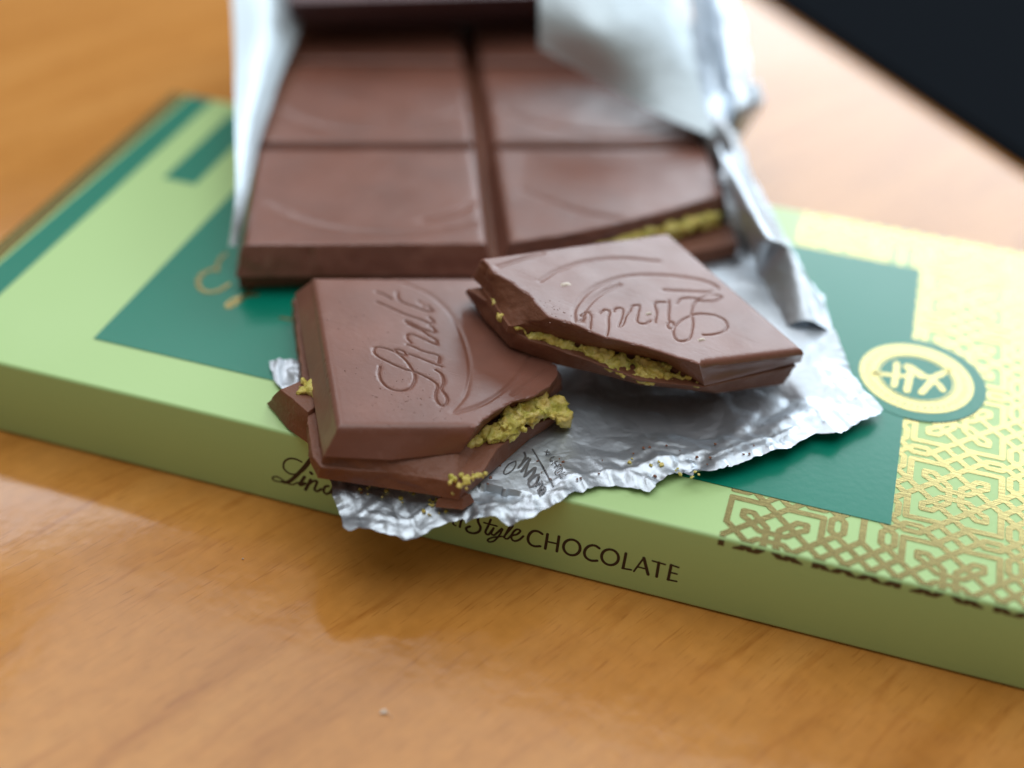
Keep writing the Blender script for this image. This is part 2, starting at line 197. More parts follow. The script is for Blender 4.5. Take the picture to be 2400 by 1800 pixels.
# ------------------------------------------------------------------ materials
def chocolate(name, base=(.195, .078, .053), rough=.33, grain=.07):
    m, nt, b = new_mat(name)
    mp = coords(nt)
    n1 = N(nt, 'ShaderNodeTexNoise', i_Scale=90., i_Detail=4.); nt.links.new(mp.outputs[0], n1.inputs['Vector'])
    dk = tuple(c*.86 for c in base); lt = tuple(min(1, c*1.12) for c in base)
    r = ramp(nt, [(.3, dk), (.7, lt)]); nt.links.new(n1.outputs[0], r.inputs[0])
    nb = N(nt, 'ShaderNodeTexNoise', i_Scale=260., i_Detail=6., i_Roughness=.7, i_Distortion=1.2); nt.links.new(mp.outputs[0], nb.inputs['Vector'])
    rb = ramp(nt, [(.56, (0, 0, 0)), (.74, (.45, .45, .45))]); nt.links.new(nb.outputs[0], rb.inputs[0])
    mb = N(nt, 'ShaderNodeMixRGB'); mb.inputs[2].default_value = (.26, .13, .095, 1); nt.links.new(rb.outputs[0], mb.inputs[0]); nt.links.new(r.outputs[0], mb.inputs[1])
    nt.links.new(mb.outputs[0], b.inputs['Base Color'])
    n2 = N(nt, 'ShaderNodeTexNoise', i_Scale=160., i_Detail=6., i_Roughness=.6); nt.links.new(mp.outputs[0], n2.inputs['Vector'])
    rr = N(nt, 'ShaderNodeMapRange'); rr.inputs[3].default_value = rough-.12; rr.inputs[4].default_value = rough+.16
    nt.links.new(n2.outputs[0], rr.inputs[0]); nt.links.new(rr.outputs[0], b.inputs['Roughness'])
    b.inputs['Specular IOR Level'].default_value = .5
    n3 = N(nt, 'ShaderNodeTexNoise', i_Scale=1400., i_Detail=3.); nt.links.new(mp.outputs[0], n3.inputs['Vector'])
    b1 = add_bump(nt, b, n3.outputs[0], grain, .0003)
    ms = N(nt, 'ShaderNodeMapping'); ms.inputs['Scale'].default_value = (90, 1800, 400); ms.inputs['Rotation'].default_value = (0, 0, .7); nt.links.new(mp.outputs[0], ms.inputs['Vector'])
    n5 = N(nt, 'ShaderNodeTexNoise', i_Scale=1., i_Detail=2.); nt.links.new(ms.outputs[0], n5.inputs['Vector'])
    r5 = ramp(nt, [(.66, (0, 0, 0)), (.74, (1, 1, 1))]); nt.links.new(n5.outputs[0], r5.inputs[0])
    b1 = add_bump(nt, b, r5.outputs[0], .10, -.0002, b1)
    n4 = N(nt, 'ShaderNodeTexNoise', i_Scale=130., i_Detail=2.); nt.links.new(mp.outputs[0], n4.inputs['Vector'])
    add_bump(nt, b, n4.outputs[0], .05, .0012, b1)
    b.inputs['Subsurface Weight'].default_value = .12
    b.inputs['Subsurface Radius'].default_value = (.0016, .0008, .0005)
    b.inputs['Subsurface Scale'].default_value = .6
    return m
M_CHOC = chocolate('milk_chocolate')
M_CHOC_BREAK = chocolate('broken_chocolate', (.175, .062, .030), .55, .55)

M_CHOC_SHADED = chocolate('shaded_chocolate', (.12, .066, .070), .45)  # chocolate of the far slab, its shade painted into a darker base colour
def filling_mat():
    m, nt, b = new_mat('pistachio_filling'); mp = coords(nt)
    n = N(nt, 'ShaderNodeTexNoise', i_Scale=700., i_Detail=5., i_Roughness=.65); nt.links.new(mp.outputs[0], n.inputs['Vector'])
    r = ramp(nt, [(.28, (.34, .26, .04)), (.45, (.60, .50, .11)), (.60, (.74, .62, .22)), (.78, (.80, .68, .36))])
    nt.links.new(n.outputs[0], r.inputs[0])
    nl = N(nt, 'ShaderNodeTexNoise', i_Scale=300., i_Detail=3., i_Distortion=.8); nt.links.new(mp.outputs[0], nl.inputs['Vector'])
    rl = ramp(nt, [(.34, (.74, .84, .50)), (.5, (1, .98, .9)), (.66, (1.0, .86, .72))]); nt.links.new(nl.outputs[0], rl.inputs[0])
    ml = N(nt, 'ShaderNodeMixRGB', blend_type='MULTIPLY'); ml.inputs[0].default_value = .85; nt.links.new(r.outputs[0], ml.inputs[1]); nt.links.new(rl.outputs[0], ml.inputs[2])
    nt.links.new(ml.outputs[0], b.inputs['Base Color'])
    b.inputs['Roughness'].default_value = .42
    n2 = N(nt, 'ShaderNodeTexNoise', i_Scale=2600., i_Detail=4.); nt.links.new(mp.outputs[0], n2.inputs['Vector'])
    add_bump(nt, b, n2.outputs[0], .6, .0004)
    b.inputs['Subsurface Weight'].default_value = .15; b.inputs['Subsurface Radius'].default_value = (.001, .0008, .0003); b.inputs['Subsurface Scale'].default_value = .5
    return m
M_FILL = filling_mat()

def foil_mat(name, col, metal, rough):
    m, nt, b = new_mat(name); mp = coords(nt)
    b.inputs['Base Color'].default_value = (*col, 1); b.inputs['Metallic'].default_value = metal
    n = N(nt, 'ShaderNodeTexNoise', i_Scale=240., i_Detail=4.); nt.links.new(mp.outputs[0], n.inputs['Vector'])
    rr = N(nt, 'ShaderNodeMapRange'); rr.inputs[3].default_value = rough; rr.inputs[4].default_value = rough+.14
    nt.links.new(n.outputs[0], rr.inputs[0]); nt.links.new(rr.outputs[0], b.inputs['Roughness'])
    n1 = N(nt, 'ShaderNodeTexNoise', i_Scale=1500., i_Detail=2.); nt.links.new(mp.outputs[0], n1.inputs['Vector'])
    b1 = add_bump(nt, b, n1.outputs[0], .12, .0003)
    n2 = N(nt, 'ShaderNodeTexVoronoi', i_Scale=150.); n2.feature = 'DISTANCE_TO_EDGE'
    nd = N(nt, 'ShaderNodeTexNoise', i_Scale=120., i_Detail=3.); nt.links.new(mp.outputs[0], nd.inputs['Vector'])
    mx = N(nt, 'ShaderNodeMixRGB'); mx.inputs[0].default_value = .02; nt.links.new(mp.outputs[0], mx.inputs[1]); nt.links.new(nd.outputs['Color'], mx.inputs[2])
    nt.links.new(mx.outputs[0], n2.inputs['Vector'])
    add_bump(nt, b, n2.outputs['Distance'], .18, .0012, b1)
    return m
M_FOIL = foil_mat('silver_foil', (.56, .61, .66), .92, .38)
M_FOILM = foil_mat('matte_foil', (.60, .69, .74), .40, .42)

def flat_mat(name, col, rough, metal=0., bump=0., coat=0., spec=.5):
    m, nt, b = new_mat(name); mp = coords(nt)
    b.inputs['Base Color'].default_value = (*col, 1); b.inputs['Roughness'].default_value = rough; b.inputs['Metallic'].default_value = metal
    if bump:
        n = N(nt, 'ShaderNodeTexNoise', i_Scale=900., i_Detail=4.); nt.links.new(mp.outputs[0], n.inputs['Vector'])
        add_bump(nt, b, n.outputs[0], bump, .0003)
    n0 = N(nt, 'ShaderNodeTexNoise', i_Scale=60., i_Detail=3.); nt.links.new(mp.outputs[0], n0.inputs['Vector'])
    rr = N(nt, 'ShaderNodeMapRange'); rr.inputs[3].default_value = rough*.9; rr.inputs[4].default_value = min(1, rough*1.1)
    nt.links.new(n0.outputs[0], rr.inputs[0]); nt.links.new(rr.outputs[0], b.inputs['Roughness'])
    b.inputs['Specular IOR Level'].default_value = spec
    b.inputs['Coat Weight'].default_value = coat; b.inputs['Coat Roughness'].default_value = .25
    return m
M_CARD = flat_mat('light_green_card', (.42, .62, .25), .42, bump=.08)
M_TEAL = flat_mat('dark_green_print', (.000, .190, .120), .30, bump=.06, spec=.42)
M_INK = flat_mat('dark_brown_ink', (.020, .010, .006), .5)
M_BLACK = flat_mat('matte_black_plastic', (.009, .011, .014), .9, spec=.0)
M_GREYPRINT = flat_mat('grey_foil_print', (.20, .20, .21), .42, metal=1.)
def gold_mat():
    m, nt, b = new_mat('gold_foil_print'); mp = coords(nt, (1, 6, 1), (0, 0, .25))
    b.inputs['Metallic'].default_value = .80; b.inputs['Base Color'].default_value = (.38, .315, .125, 1)
    n = N(nt, 'ShaderNodeTexNoise', i_Scale=500., i_Detail=4.); nt.links.new(mp.outputs[0], n.inputs['Vector'])
    rr = N(nt, 'ShaderNodeMapRange'); rr.inputs[3].default_value = .14; rr.inputs[4].default_value = .22
    nt.links.new(n.outputs[0], rr.inputs[0]); nt.links.new(rr.outputs[0], b.inputs['Roughness'])
    add_bump(nt, b, n.outputs[0], .04, .0003)
    return m
M_GOLD = gold_mat()
M_GOLD_SHADED = flat_mat('shaded_gold_edge', (.070, .052, .022), .5)  # gold print on the front edge, dark reflection painted into its colour

def wood_mat():
    m, nt, b = new_mat('varnished_orange_wood')
    a = math.radians(62)
    mp = coords(nt, (1.0, 1.0, 1.0), (0, 0, -a))
    st = N(nt, 'ShaderNodeMapping'); st.inputs['Scale'].default_value = (1.0, 9.0, 1.0); nt.links.new(mp.outputs[0], st.inputs['Vector'])
    n1 = N(nt, 'ShaderNodeTexNoise', i_Scale=9., i_Detail=5., i_Roughness=.55, i_Distortion=.4); nt.links.new(st.outputs[0], n1.inputs['Vector'])
    r1 = ramp(nt, [(.25, (.45, .178, .030)), (.5, (.55, .235, .050)), (.75, (.62, .29, .075))]); nt.links.new(n1.outputs[0], r1.inputs[0])
    st2 = N(nt, 'ShaderNodeMapping'); st2.inputs['Scale'].default_value = (14.0, 90.0, 1.0); nt.links.new(mp.outputs[0], st2.inputs['Vector'])
    n2 = N(nt, 'ShaderNodeTexNoise', i_Scale=4., i_Detail=3., i_Roughness=.5, i_Distortion=.6); nt.links.new(st2.outputs[0], n2.inputs['Vector'])
    r2 = ramp(nt, [(.57, (1, 1, 1)), (.80, (.70, .56, .42))]); nt.links.new(n2.outputs[0], r2.inputs[0])
    mx = N(nt, 'ShaderNodeMixRGB', blend_type='MULTIPLY'); mx.inputs[0].default_value = .8
    nt.links.new(r1.outputs[0], mx.inputs[1]); nt.links.new(r2.outputs[0], mx.inputs[2])
    n3 = N(nt, 'ShaderNodeTexNoise', i_Scale=420., i_Detail=4.); nt.links.new(mp.outputs[0], n3.inputs['Vector'])
    r3 = ramp(nt, [(.3, (.90, .88, .86)), (.7, (1.05, 1.04, 1.03))]); nt.links.new(n3.outputs[0], r3.inputs[0])
    mx2 = N(nt, 'ShaderNodeMixRGB', blend_type='MULTIPLY'); mx2.inputs[0].default_value = .8
    nt.links.new(mx.outputs[0], mx2.inputs[1]); nt.links.new(r3.outputs[0], mx2.inputs[2])
    st3 = N(nt, 'ShaderNodeMapping'); st3.inputs['Scale'].default_value = (60.0, 900.0, 1.0); nt.links.new(mp.outputs[0], st3.inputs['Vector'])
    n6 = N(nt, 'ShaderNodeTexNoise', i_Scale=3., i_Detail=2., i_Distortion=.3); nt.links.new(st3.outputs[0], n6.inputs['Vector'])
    r6 = ramp(nt, [(.60, (1, 1, 1)), (.70, (.66, .54, .42))]); nt.links.new(n6.outputs[0], r6.inputs[0])
    mx3 = N(nt, 'ShaderNodeMixRGB', blend_type='MULTIPLY'); mx3.inputs[0].default_value = .55
    nt.links.new(mx2.outputs[0], mx3.inputs[1]); nt.links.new(r6.outputs[0], mx3.inputs[2])
    nt.links.new(mx3.outputs[0], b.inputs['Base Color'])
    b.inputs['Roughness'].default_value = .105; b.inputs['Specular IOR Level'].default_value = .5
    n4 = N(nt, 'ShaderNodeTexNoise', i_Scale=220., i_Detail=2.); nt.links.new(mp.outputs[0], n4.inputs['Vector'])
    add_bump(nt, b, n4.outputs[0], .05, .0006)
    return m
M_WOOD = wood_mat()

# ------------------------------------------------------------------ table
def rounded_slab(name, outline, z0, z1, r, mat, parent=None, steps=4):
    """extruded outline with rounded top and bottom edges"""
    P = np.asarray(outline, float); n = len(P)
    d = np.roll(P, -1, 0)-np.roll(P, 1, 0); nr = np.stack([d[:, 1], -d[:, 0]], 1); nr /= np.linalg.norm(nr, axis=1)[:, None]
    rows = []
    for k in range(steps+1):
        t = math.pi/2*k/steps; rows.append(np.column_stack([P-nr*r*(1-math.sin(t)), np.full(n, z0+r*(1-math.cos(t)))]))
    for k in range(steps+1):
        t = math.pi/2*k/steps; rows.append(np.column_stack([P-nr*r*(1-math.cos(t)), np.full(n, z1-r*(1-math.sin(t)))]))
    v = np.vstack(rows); f = []
    for i in range(len(rows)-1):
        for j in range(n): f.append((i*n+j, i*n+(j+1) % n, (i+1)*n+(j+1) % n, (i+1)*n+j))
    f.append(tuple(range(n))[::-1]); f.append(tuple((len(rows)-1)*n+j for j in range(n)))
    return mesh_obj(name, v, f, mat, parent, smooth=True, sharp=50)
def rrect(x0, x1, y0, y1, r, k=6):
    out = []
    for cx, cy, a in ((x1-r, y0+r, -90), (x1-r, y1-r, 0), (x0+r, y1-r, 90), (x0+r, y0+r, 180)):
        for i in range(k+1):
            t = math.radians(a+90*i/k); out.append((cx+r*math.cos(t), cy+r*math.sin(t)))
    return out
tbl = rounded_slab('table_top', rrect(-70, 80, -45, 75, 3), -2.6, 0, .3, M_WOOD)
tag(tbl, 'glossy orange brown wooden table top under the green box', 'table')

# ------------------------------------------------------------------ black case behind
bc = thing('black_case', 'smooth black case lying at the upper right of the table', 'case')
ea = np.array([17.14-10.79, 15.87-22.64]); ea /= np.linalg.norm(ea); eb = np.array([-ea[1], ea[0]])
o0 = np.array([10.6, 22.1])
def bcp(pts): return [tuple(o0+ea*x+eb*y) for x, y in pts]
shell = rounded_slab('case_base', bcp(rrect(-9.0, 26, 0, 24, 1.6)), .005, .12, .05, M_BLACK, bc)
rounded_slab('case_lid', bcp(rrect(-8.9, 25.9, .1, 23.9, 1.6)), .125, .24, .05, M_BLACK, bc)

# ------------------------------------------------------------------ green chocolate box
box = thing('chocolate_box', 'light green chocolate box with dark green panel and gold pattern lying on the table', 'box')
def carton():
    v, f = [], []
    bm = bmesh.new(); bmesh.ops.create_cube(bm, size=1)
    for q in bm.verts: q.co = Vector(((q.co.x+.5)*21.5, (q.co.y+.5)*W, (q.co.z+.5)*(H-.015)+.015))
    bmesh.ops.subdivide_edges(bm, edges=[e for e in bm.edges if abs((e.verts[0].co-e.verts[1].co).x) > 1], cuts=24)
    ed = [e for e in bm.edges if e.is_boundary or (len(e.link_faces) == 2 and e.calc_face_angle() > 1)]
    bmesh.ops.bevel(bm, geom=ed, offset=.06, segments=4, affect='EDGES', profile=.5)
    me = bpy.data.meshes.new('carton'); bm.verts.ensure_lookup_table()
    vs = [tuple(q.co) for q in bm.verts]; fs = [[q.index for q in p.verts] for p in bm.faces]; bm.free()
    return mesh_obj('carton', vs, fs, M_CARD, box, smooth=True, sharp=35)
carton()
# narrow end flap line along the front face
def film(name, poly, mapper, mat, parent, thick=.004):
    return union_print([poly], mapper, name, mat, parent, thick)
top = lambda lift: (lambda x, y, t: (x, y, H+lift+t))
film('green_panel', [(2.92, 1.02), (15.02, 1.02), (15.02, 7.76), (2.92, 7.76)], top(.010), M_TEAL, box)
film('edge_stripe', [(.42, .04), (.93, .04), (.93, W-.04), (.42, W-.04)], top(.002), M_TEAL, box)
film('gold_edge', [(.04, .04), (.36, .04), (.36, W-.04), (.04, W-.04)], top(.002), M_GOLD, box)
film('green_block', [(1.52, 5.8), (2.16, 5.8), (2.16, 8.5), (1.52, 8.5)], top(.002), M_TEAL, box)
# gold lattice
def lattice():
    hx, hy, R, w = 1.84, 1.35, .632, .094; cx0, cy0 = 13.508, .218
    q4 = [[(.22, 1), (1, 1), (1, .22)], [(0, .78), (.78, 0)],
          [(.13, 0), (.13, .28), (.40, .56), (.47, .65), (.68, .65), (.68, .47), (.56, .40), (.28, .13), (0, .13)],
          [(0, .78), (.57, hy)], [(0, hy), (.285, 1.065)], [(.57, hy), (.68, 1.24), (.99, 1.24), (1.10, hy), (1.31, 1.14), (1.52, hy)],
          [(.78, 0), (1.31, .53), (1.575, .265)], [(1.045, .265), (1.31, 0), (hx, .53)], [(1.575, .265), (hx, 0)],
          [(1.31, .53), (1.45, .66), (1.45, 1.0), (1.31, 1.14), (1.17, 1.0), (1.17, .66), (1.31, .53)], [(hx, .53), (hx, hy)]]
    th = np.linspace(0, 2*np.pi, 9)[:-1]; quads = []
    for i in range(-1, 5):
        for j in range(-1, 7):
            c = np.array([cx0+i*2*hx*R, cy0+j*2*hy*R])
            for p in q4:
                for sx in (1, -1):
                    for sy in (1, -1):
                        P = np.array(p)*np.array([sx, sy])*R+c
                        if P[:, 0].max() < 12.7 or P[:, 0].min() > 21.6 or P[:, 1].max() < -.2 or P[:, 1].min() > 9.2: continue
                        quads += stroke_quads(P, w, caps=False)
                        for v in P[1:-1]: quads.append(np.stack([v[0]+w/2*np.cos(th), v[1]+w/2*np.sin(th)], 1))
    return quads
LAT = lattice()
qs = [clip_poly(q, 12.84, 21.42, .034, W-.034) for q in LAT]
union_print([q for q in qs if q], top(.002), 'gold_pattern', M_GOLD, box, .005)
# the same foil runs a little way over the front edge
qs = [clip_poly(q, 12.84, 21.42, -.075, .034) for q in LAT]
union_print([q for q in qs if q], lambda x, y, t: (x, -.001-t, H-.036+(y-.034)*.9), 'gold_pattern_edge', M_GOLD_SHADED, box, .003)
# round emblem
def ring(r0, r1, n=72):
    th = np.linspace(0, 2*np.pi, n+1); c = np.array([15.141, 4.509]); out = []
    for a, b in zip(th[:-1], th[1:]):
        out.append([c+r0*np.array([np.cos(a), np.sin(a)]), c+r1*np.array([np.cos(a), np.sin(a)]), c+r1*np.array([np.cos(b), np.sin(b)]), c+r0*np.array([np.cos(b), np.sin(b)])])
    return out
def disc(r, n=72):
    th = np.linspace(0, 2*np.pi, n+1)[:-1]; return [np.stack([15.141+r*np.cos(th), 4.509+r*np.sin(th)], 1)]
em = union_print(disc(1.065), top(.016), 'round_emblem', M_TEAL, box)
union_print(ring(.60, .868), top(.021), 'emblem_ring', M_GOLD, em)
union_print(ring(.555, .575), top(.021), 'emblem_ring', M_GOLD, em)
eq = []
for w, p in D['emb']: eq += stroke_quads(catmull(p, .06), w*.74)
union_print(eq, top(.021), 'emblem_figure', M_GOLD, em)
tk = []
for k in range(46):                                             # fine lettering round the ring, too small to read
    a = 2*math.pi*k/46+.03; c = np.array([15.141, 4.509]); e = np.array([math.cos(a), math.sin(a)]); t = np.array([-e[1], e[0]])
    sl = t*random.uniform(-.02, .02)
    tk += stroke_quads([c+e*.70+sl, c+e*.78-sl], .020, caps=False)
union_print(tk, top(.0255), 'emblem_lettering', M_TEAL, em, .002)
# gold script on the panel and dark lettering on the front face
gq = []
for w, p in D['gold']: gq += stroke_quads(catmull(p, .08), w)
union_print(gq, top(.015), 'gold_lettering', M_GOLD, box)
fq = []
for w, p in D['front']: fq += stroke_quads(catmull(p, .03) if len(p) > 2 else p, w)
union_print(fq, lambda x, z, t: (x, -.001-t, z), 'front_lettering', M_INK, box, .002)

# ------------------------------------------------------------------ chocolate slabs
def to_world(fr, q):
    o, u, v, n = [np.asarray(a) for a in fr]; q = np.asarray(q, float)
    return o+q[:, :1]*u+q[:, 1:2]*v+q[:, 2:]*n
def idw(p, P, val, power=3):
    out = np.empty(len(p))
    for i in range(0, len(p), 4000):
        d = ((p[i:i+4000, None]-P[None])**2).sum(2)+1e-6; w = d**(-power/2); out[i:i+4000] = (w*val).sum(1)/w.sum(1)
    return out
def smoothstep(t): t = np.clip(t, 0, 1); return t*t*(3-2*t)
def groove(pts, lines, half, depth):
    A, B = [], []
    for l in lines:
        c = catmull(l, .03); A.append(c[:-1]); B.append(c[1:])
    d = seg_dist(pts, np.vstack(A), np.vstack(B)); return -depth*smoothstep(1-d/half), d
def slab(name, fr, tops, bots, mat, parent, step=.05, grooves=(), frac=None, round_r=.05, namp=.0, zmin=None, rows=9, loc=None, seed=0., extra=None, bulge=None, mat2=None):
    T, Bt = np.asarray(tops, float), np.asarray(bots, float); n = len(T)
    frac = frac or [0]*n; bulge = bulge or [0]*n
    op, ob, fl, bl = [], [], [], []
    for i in range(n):
        a, b = T[i], T[(i+1) % n]; c, d = Bt[i], Bt[(i+1) % n]
        k = max(2, int(np.linalg.norm((b-a)[:2])/.06))
        for t in np.arange(k)/k:
            op.append(a+(b-a)*t); ob.append(c+(d-c)*t); fl.append(frac[i]*(1 if frac[i] else 0)); bl.append(bulge[i]*math.sin(math.pi*min(1, t*3, (1-t)*3)/2) if bulge[i] else 0.)
    op, ob, fl, bl = map(np.array, (op, ob, fl, bl)); m = len(op)
    poly = op[:, :2]
    if np.sum(poly[:, 0]*np.roll(poly[:, 1], -1)-np.roll(poly[:, 0], -1)*poly[:, 1]) < 0:
        op, ob, fl, bl = op[::-1], ob[::-1], fl[::-1], bl[::-1]; poly = op[:, :2]
    flat0 = to_world(fr, op)
    # ragged break line along the top edge
    dd = np.roll(poly, -1, 0)-np.roll(poly, 1, 0); nr = np.stack([dd[:, 1], -dd[:, 0]], 1); nr /= np.maximum(np.linalg.norm(nr, axis=1), 1e-9)[:, None]
    for i in range(m):
        if fl[i]: op[i, :2] += nr[i]*fl[i]*.35*nz(flat0[i], 5., 3, seed)
    poly = op[:, :2].copy()
    rr = np.where(fl > 0, .018, round_r)
    inner, dist = hexgrid(poly, step, step*.6)
    near = []
    for k in (.12, .3, .55, .85):                                         # denser rows along the rounded rim
        near.append(poly-nr*(rr*k)[:, None])
    near = np.vstack(near); nd = seg_dist(near, poly, np.roll(poly, -1, 0)); ok = inside(near, poly) & (nd > .004); near = near[ok]
    pts = np.vstack([inner, near])
    if grooves:                                                 # finer points along the moulded lines
        g = []
        for lines, half, dep in grooves:
            for l in lines:
                c = catmull(l, .022); t = np.gradient(c, axis=0); t /= np.maximum(np.linalg.norm(t, axis=1), 1e-9)[:, None]; q = np.stack([-t[:, 1], t[:, 0]], 1)
                for s in (-1.0, -.66, -.33, 0, .33, .66, 1.0): g.append(c+q*half*s)
        g = np.vstack(g); g = g[inside(g, poly)]
        gd = seg_dist(g, poly, np.roll(poly, -1, 0)); g = g[gd > .03]
        pts = np.vstack([pts, g])
    P2, F = cdt_fill(poly, pts)
    assert len(P2) >= m
    d = seg_dist(P2, poly, np.roll(poly, -1, 0))
    w = idw(P2, poly, op[:, 2])
    rloc = idw(P2, poly, rr, 4)
    w -= rloc*(1-np.sqrt(np.clip(1-(1-np.clip(d/rloc, 0, 1))**2, 0, 1)))
    for lines, half, dep in grooves: w += groove(P2, lines, half, dep)[0]*smoothstep(d/.08)
    loc3 = np.column_stack([P2, w])
    if extra: loc3 = extra(loc3, d)
    V = [to_world(fr, loc3)]; faces = [tuple(f) for f in F]
    # boundary index of each outline point in the triangulation
    bi = [int(np.argmin(((P2-p)**2).sum(1))) for p in poly]
    base = len(P2); top_b = loc3[bi]
    ringidx = [bi]
    for k in range(1, rows+1):
        t = k/rows; q = top_b+(ob-top_b)*t
        env = math.sin(math.pi*min(1, t*1.15)) if k < rows else 0
        q[:, :2] += nr*(bl*env)[:, None]
        wq = to_world(fr, q)
        for i in range(m):
            a = (fl[i]+namp)*(1 if k < rows else .4)
            if a: q[i, :2] += nr[i]*a*(nz(wq[i], 3.5, 4, seed+3)+(.28*nz(wq[i], 14., 3, seed+7) if fl[i] else 0))*(.35+.65*env)
        V.append(to_world(fr, q)); ringidx.append(list(range(base, base+m))); base += m
    for k in range(rows):
        a, b = ringidx[k], ringidx[k+1]
        for i in range(m):
            j = (i+1) % m
            if a[i] != a[j]: faces.append((a[i], b[i], b[j], a[j]))
    fb, ff = cdt_fill(ob[:, :2], np.zeros((0, 2)))
    if len(fb) == m:
        for f in ff: faces.append(tuple(ringidx[-1][i] for i in f[::-1]))
    else:
        V.append(to_world(fr, np.column_stack([fb, np.full(len(fb), ob[:, 2].mean())])))
        for f in ff: faces.append(tuple(base+i for i in f[::-1]))
    nfr = set()
    V = np.vstack(V)
    if zmin is not None: V[:, 2] = np.maximum(V[:, 2], zmin)
    o = mesh_obj(name, V, faces, mat, parent, smooth=True, sharp=38, loc=loc)
    if mat2:
        o.data.materials.append(mat2); side = {}
        for k in range(rows):
            for i in range(m):
                if fl[i] and fl[(i+1) % m]:
                    side[frozenset((ringidx[k][i], ringidx[k+1][i], ringidx[k+1][(i+1) % m], ringidx[k][(i+1) % m]))] = 1
        for p in o.data.polygons:
            if frozenset(p.vertices) in side: p.material_index = 1
    return o

def crumbly(name, centres, radii, mat, parent, loc, amp=.35, vox=.022, seed=0., flat=1.0):
    """lumps fused by a voxel remesh, then roughened"""
    bm = bmesh.new()
    for c, r in zip(centres, radii):
        mt = Matrix.Translation(Vector(c)-Vector(loc)) @ Matrix.Rotation(random.uniform(0, 6), 4, Vector((random.random(), random.random(), random.random()+.1)).normalized()) @ Matrix.Diagonal((r*random.uniform(.8, 1.4), r*random.uniform(.7, 1.1), r*random.uniform(.6, 1.0)*flat, 1))
        bmesh.ops.create_icosphere(bm, subdivisions=3, radius=1, matrix=mt)
    me = bpy.data.meshes.new(name); bm.to_mesh(me); bm.free()
    o = bpy.data.objects.new(name, me); COL.objects.link(o)
    md = o.modifiers.new('fuse', 'REMESH'); md.mode = 'VOXEL'; md.voxel_size = vox
    dg = bpy.context.evaluated_depsgraph_get(); ev = bpy.data.meshes.new_from_object(o.evaluated_get(dg))
    o.modifiers.clear(); o.data = ev; bpy.data.meshes.remove(me)
    nv = len(ev.vertices); co = np.empty(nv*3); no = np.empty(nv*3); ev.vertices.foreach_get('co', co); ev.vertices.foreach_get('normal', no)
    co, no = co.reshape(-1, 3), no.reshape(-1, 3)
    dsp = np.array([nz(p, 4., 4, seed)*.12+abs(nz(p, 11., 2, seed+2))*.045 - .02 for p in co])*amp/.35
    co = (co+no*dsp[:, None])*S
    ev.vertices.foreach_set('co', co.ravel()); ev.update(); ev.shade_smooth(); ev.materials.clear(); ev.materials.append(mat)
    o.location = Vector(loc)*S; o.parent = parent; ev.name = name
    return o

FA, FB, FBAR = D['FA'], D['FB'], D['FBar']
# --- piece with its script reading up the left side
pa = thing('chocolate_piece', 'broken milk chocolate square in front with pistachio showing at its right corner', 'chocolate', 'broken chocolate pieces')
ga = [([*D['txt']], .028, .024), (D['arcA'], .050, .016)]
slab('chocolate_top', FA, *D['At'], M_CHOC, pa, step=.045, grooves=ga, frac=[0, 0, .05, .05, .06, .06, .05, .05, .04, 0, 0, 0], round_r=.11, namp=.006, seed=1., mat2=M_CHOC_BREAK)
slab('chocolate_base', FA, *D['Ab'], M_CHOC_BREAK, pa, step=.07, frac=[.04, .04, .04, .04, .04, .02, .02, .02, .02, .02, .02, .02, .02, .05], round_r=.02, namp=.01, zmin=1.475, seed=2., rows=6)
# middle of the square between the two layers, set back from the rim
mid_t = [[.02, -.12, -.40], [-.12, .70, -.40], [-.06, 1.66, -.40], [.42, 2.02, -.41], [.98, 2.78, -.41], [1.5, 3.3, -.41], [3.8, 3.15, -.41], [3.82, -.10, -.41]]
mid_b = [[-.02, -.16, -.61], [-.22, .66, -.61], [-.46, 1.60, -.61], [.40, 2.25, -.56], [.80, 2.9, -.55], [1.3, 3.35, -.55], [3.85, 3.2, -.55], [3.88, -.14, -.55]]
slab('chocolate_core', FA, mid_t, mid_b, M_CHOC_BREAK, pa, step=.1, frac=[.05, .03, .02, .02, .02, .02, .02, .05], round_r=.01, seed=4., rows=5)
cen = to_world(FA, np.array(D['Af'])); rad = [random.uniform(.09, .16) for _ in cen]
extra_c, extra_r = [], []
for i in range(36):
    k = random.randrange(len(cen)); extra_c.append(cen[k]+np.array([random.gauss(0, .06), random.gauss(0, .05), random.gauss(0, .04)])); extra_r.append(random.uniform(.03, .06))
crumbly('filling', list(cen)+extra_c, rad+extra_r, M_FILL, pa, cen[0], seed=1.)
cd = to_world(FA, np.array(D['Ad'])); dust = list(cd); dr = [random.uniform(.025, .045) for _ in cd]
for i in range(40): dust.append(cd[random.randrange(len(cd))]+np.array([random.gauss(0, .06), random.gauss(0, .05), random.gauss(0, .02)])); dr.append(random.uniform(.014, .03))
crumbly('filling_crumbs', dust, dr, M_FILL, pa, cd[0], amp=.12, vox=.012, seed=3.)

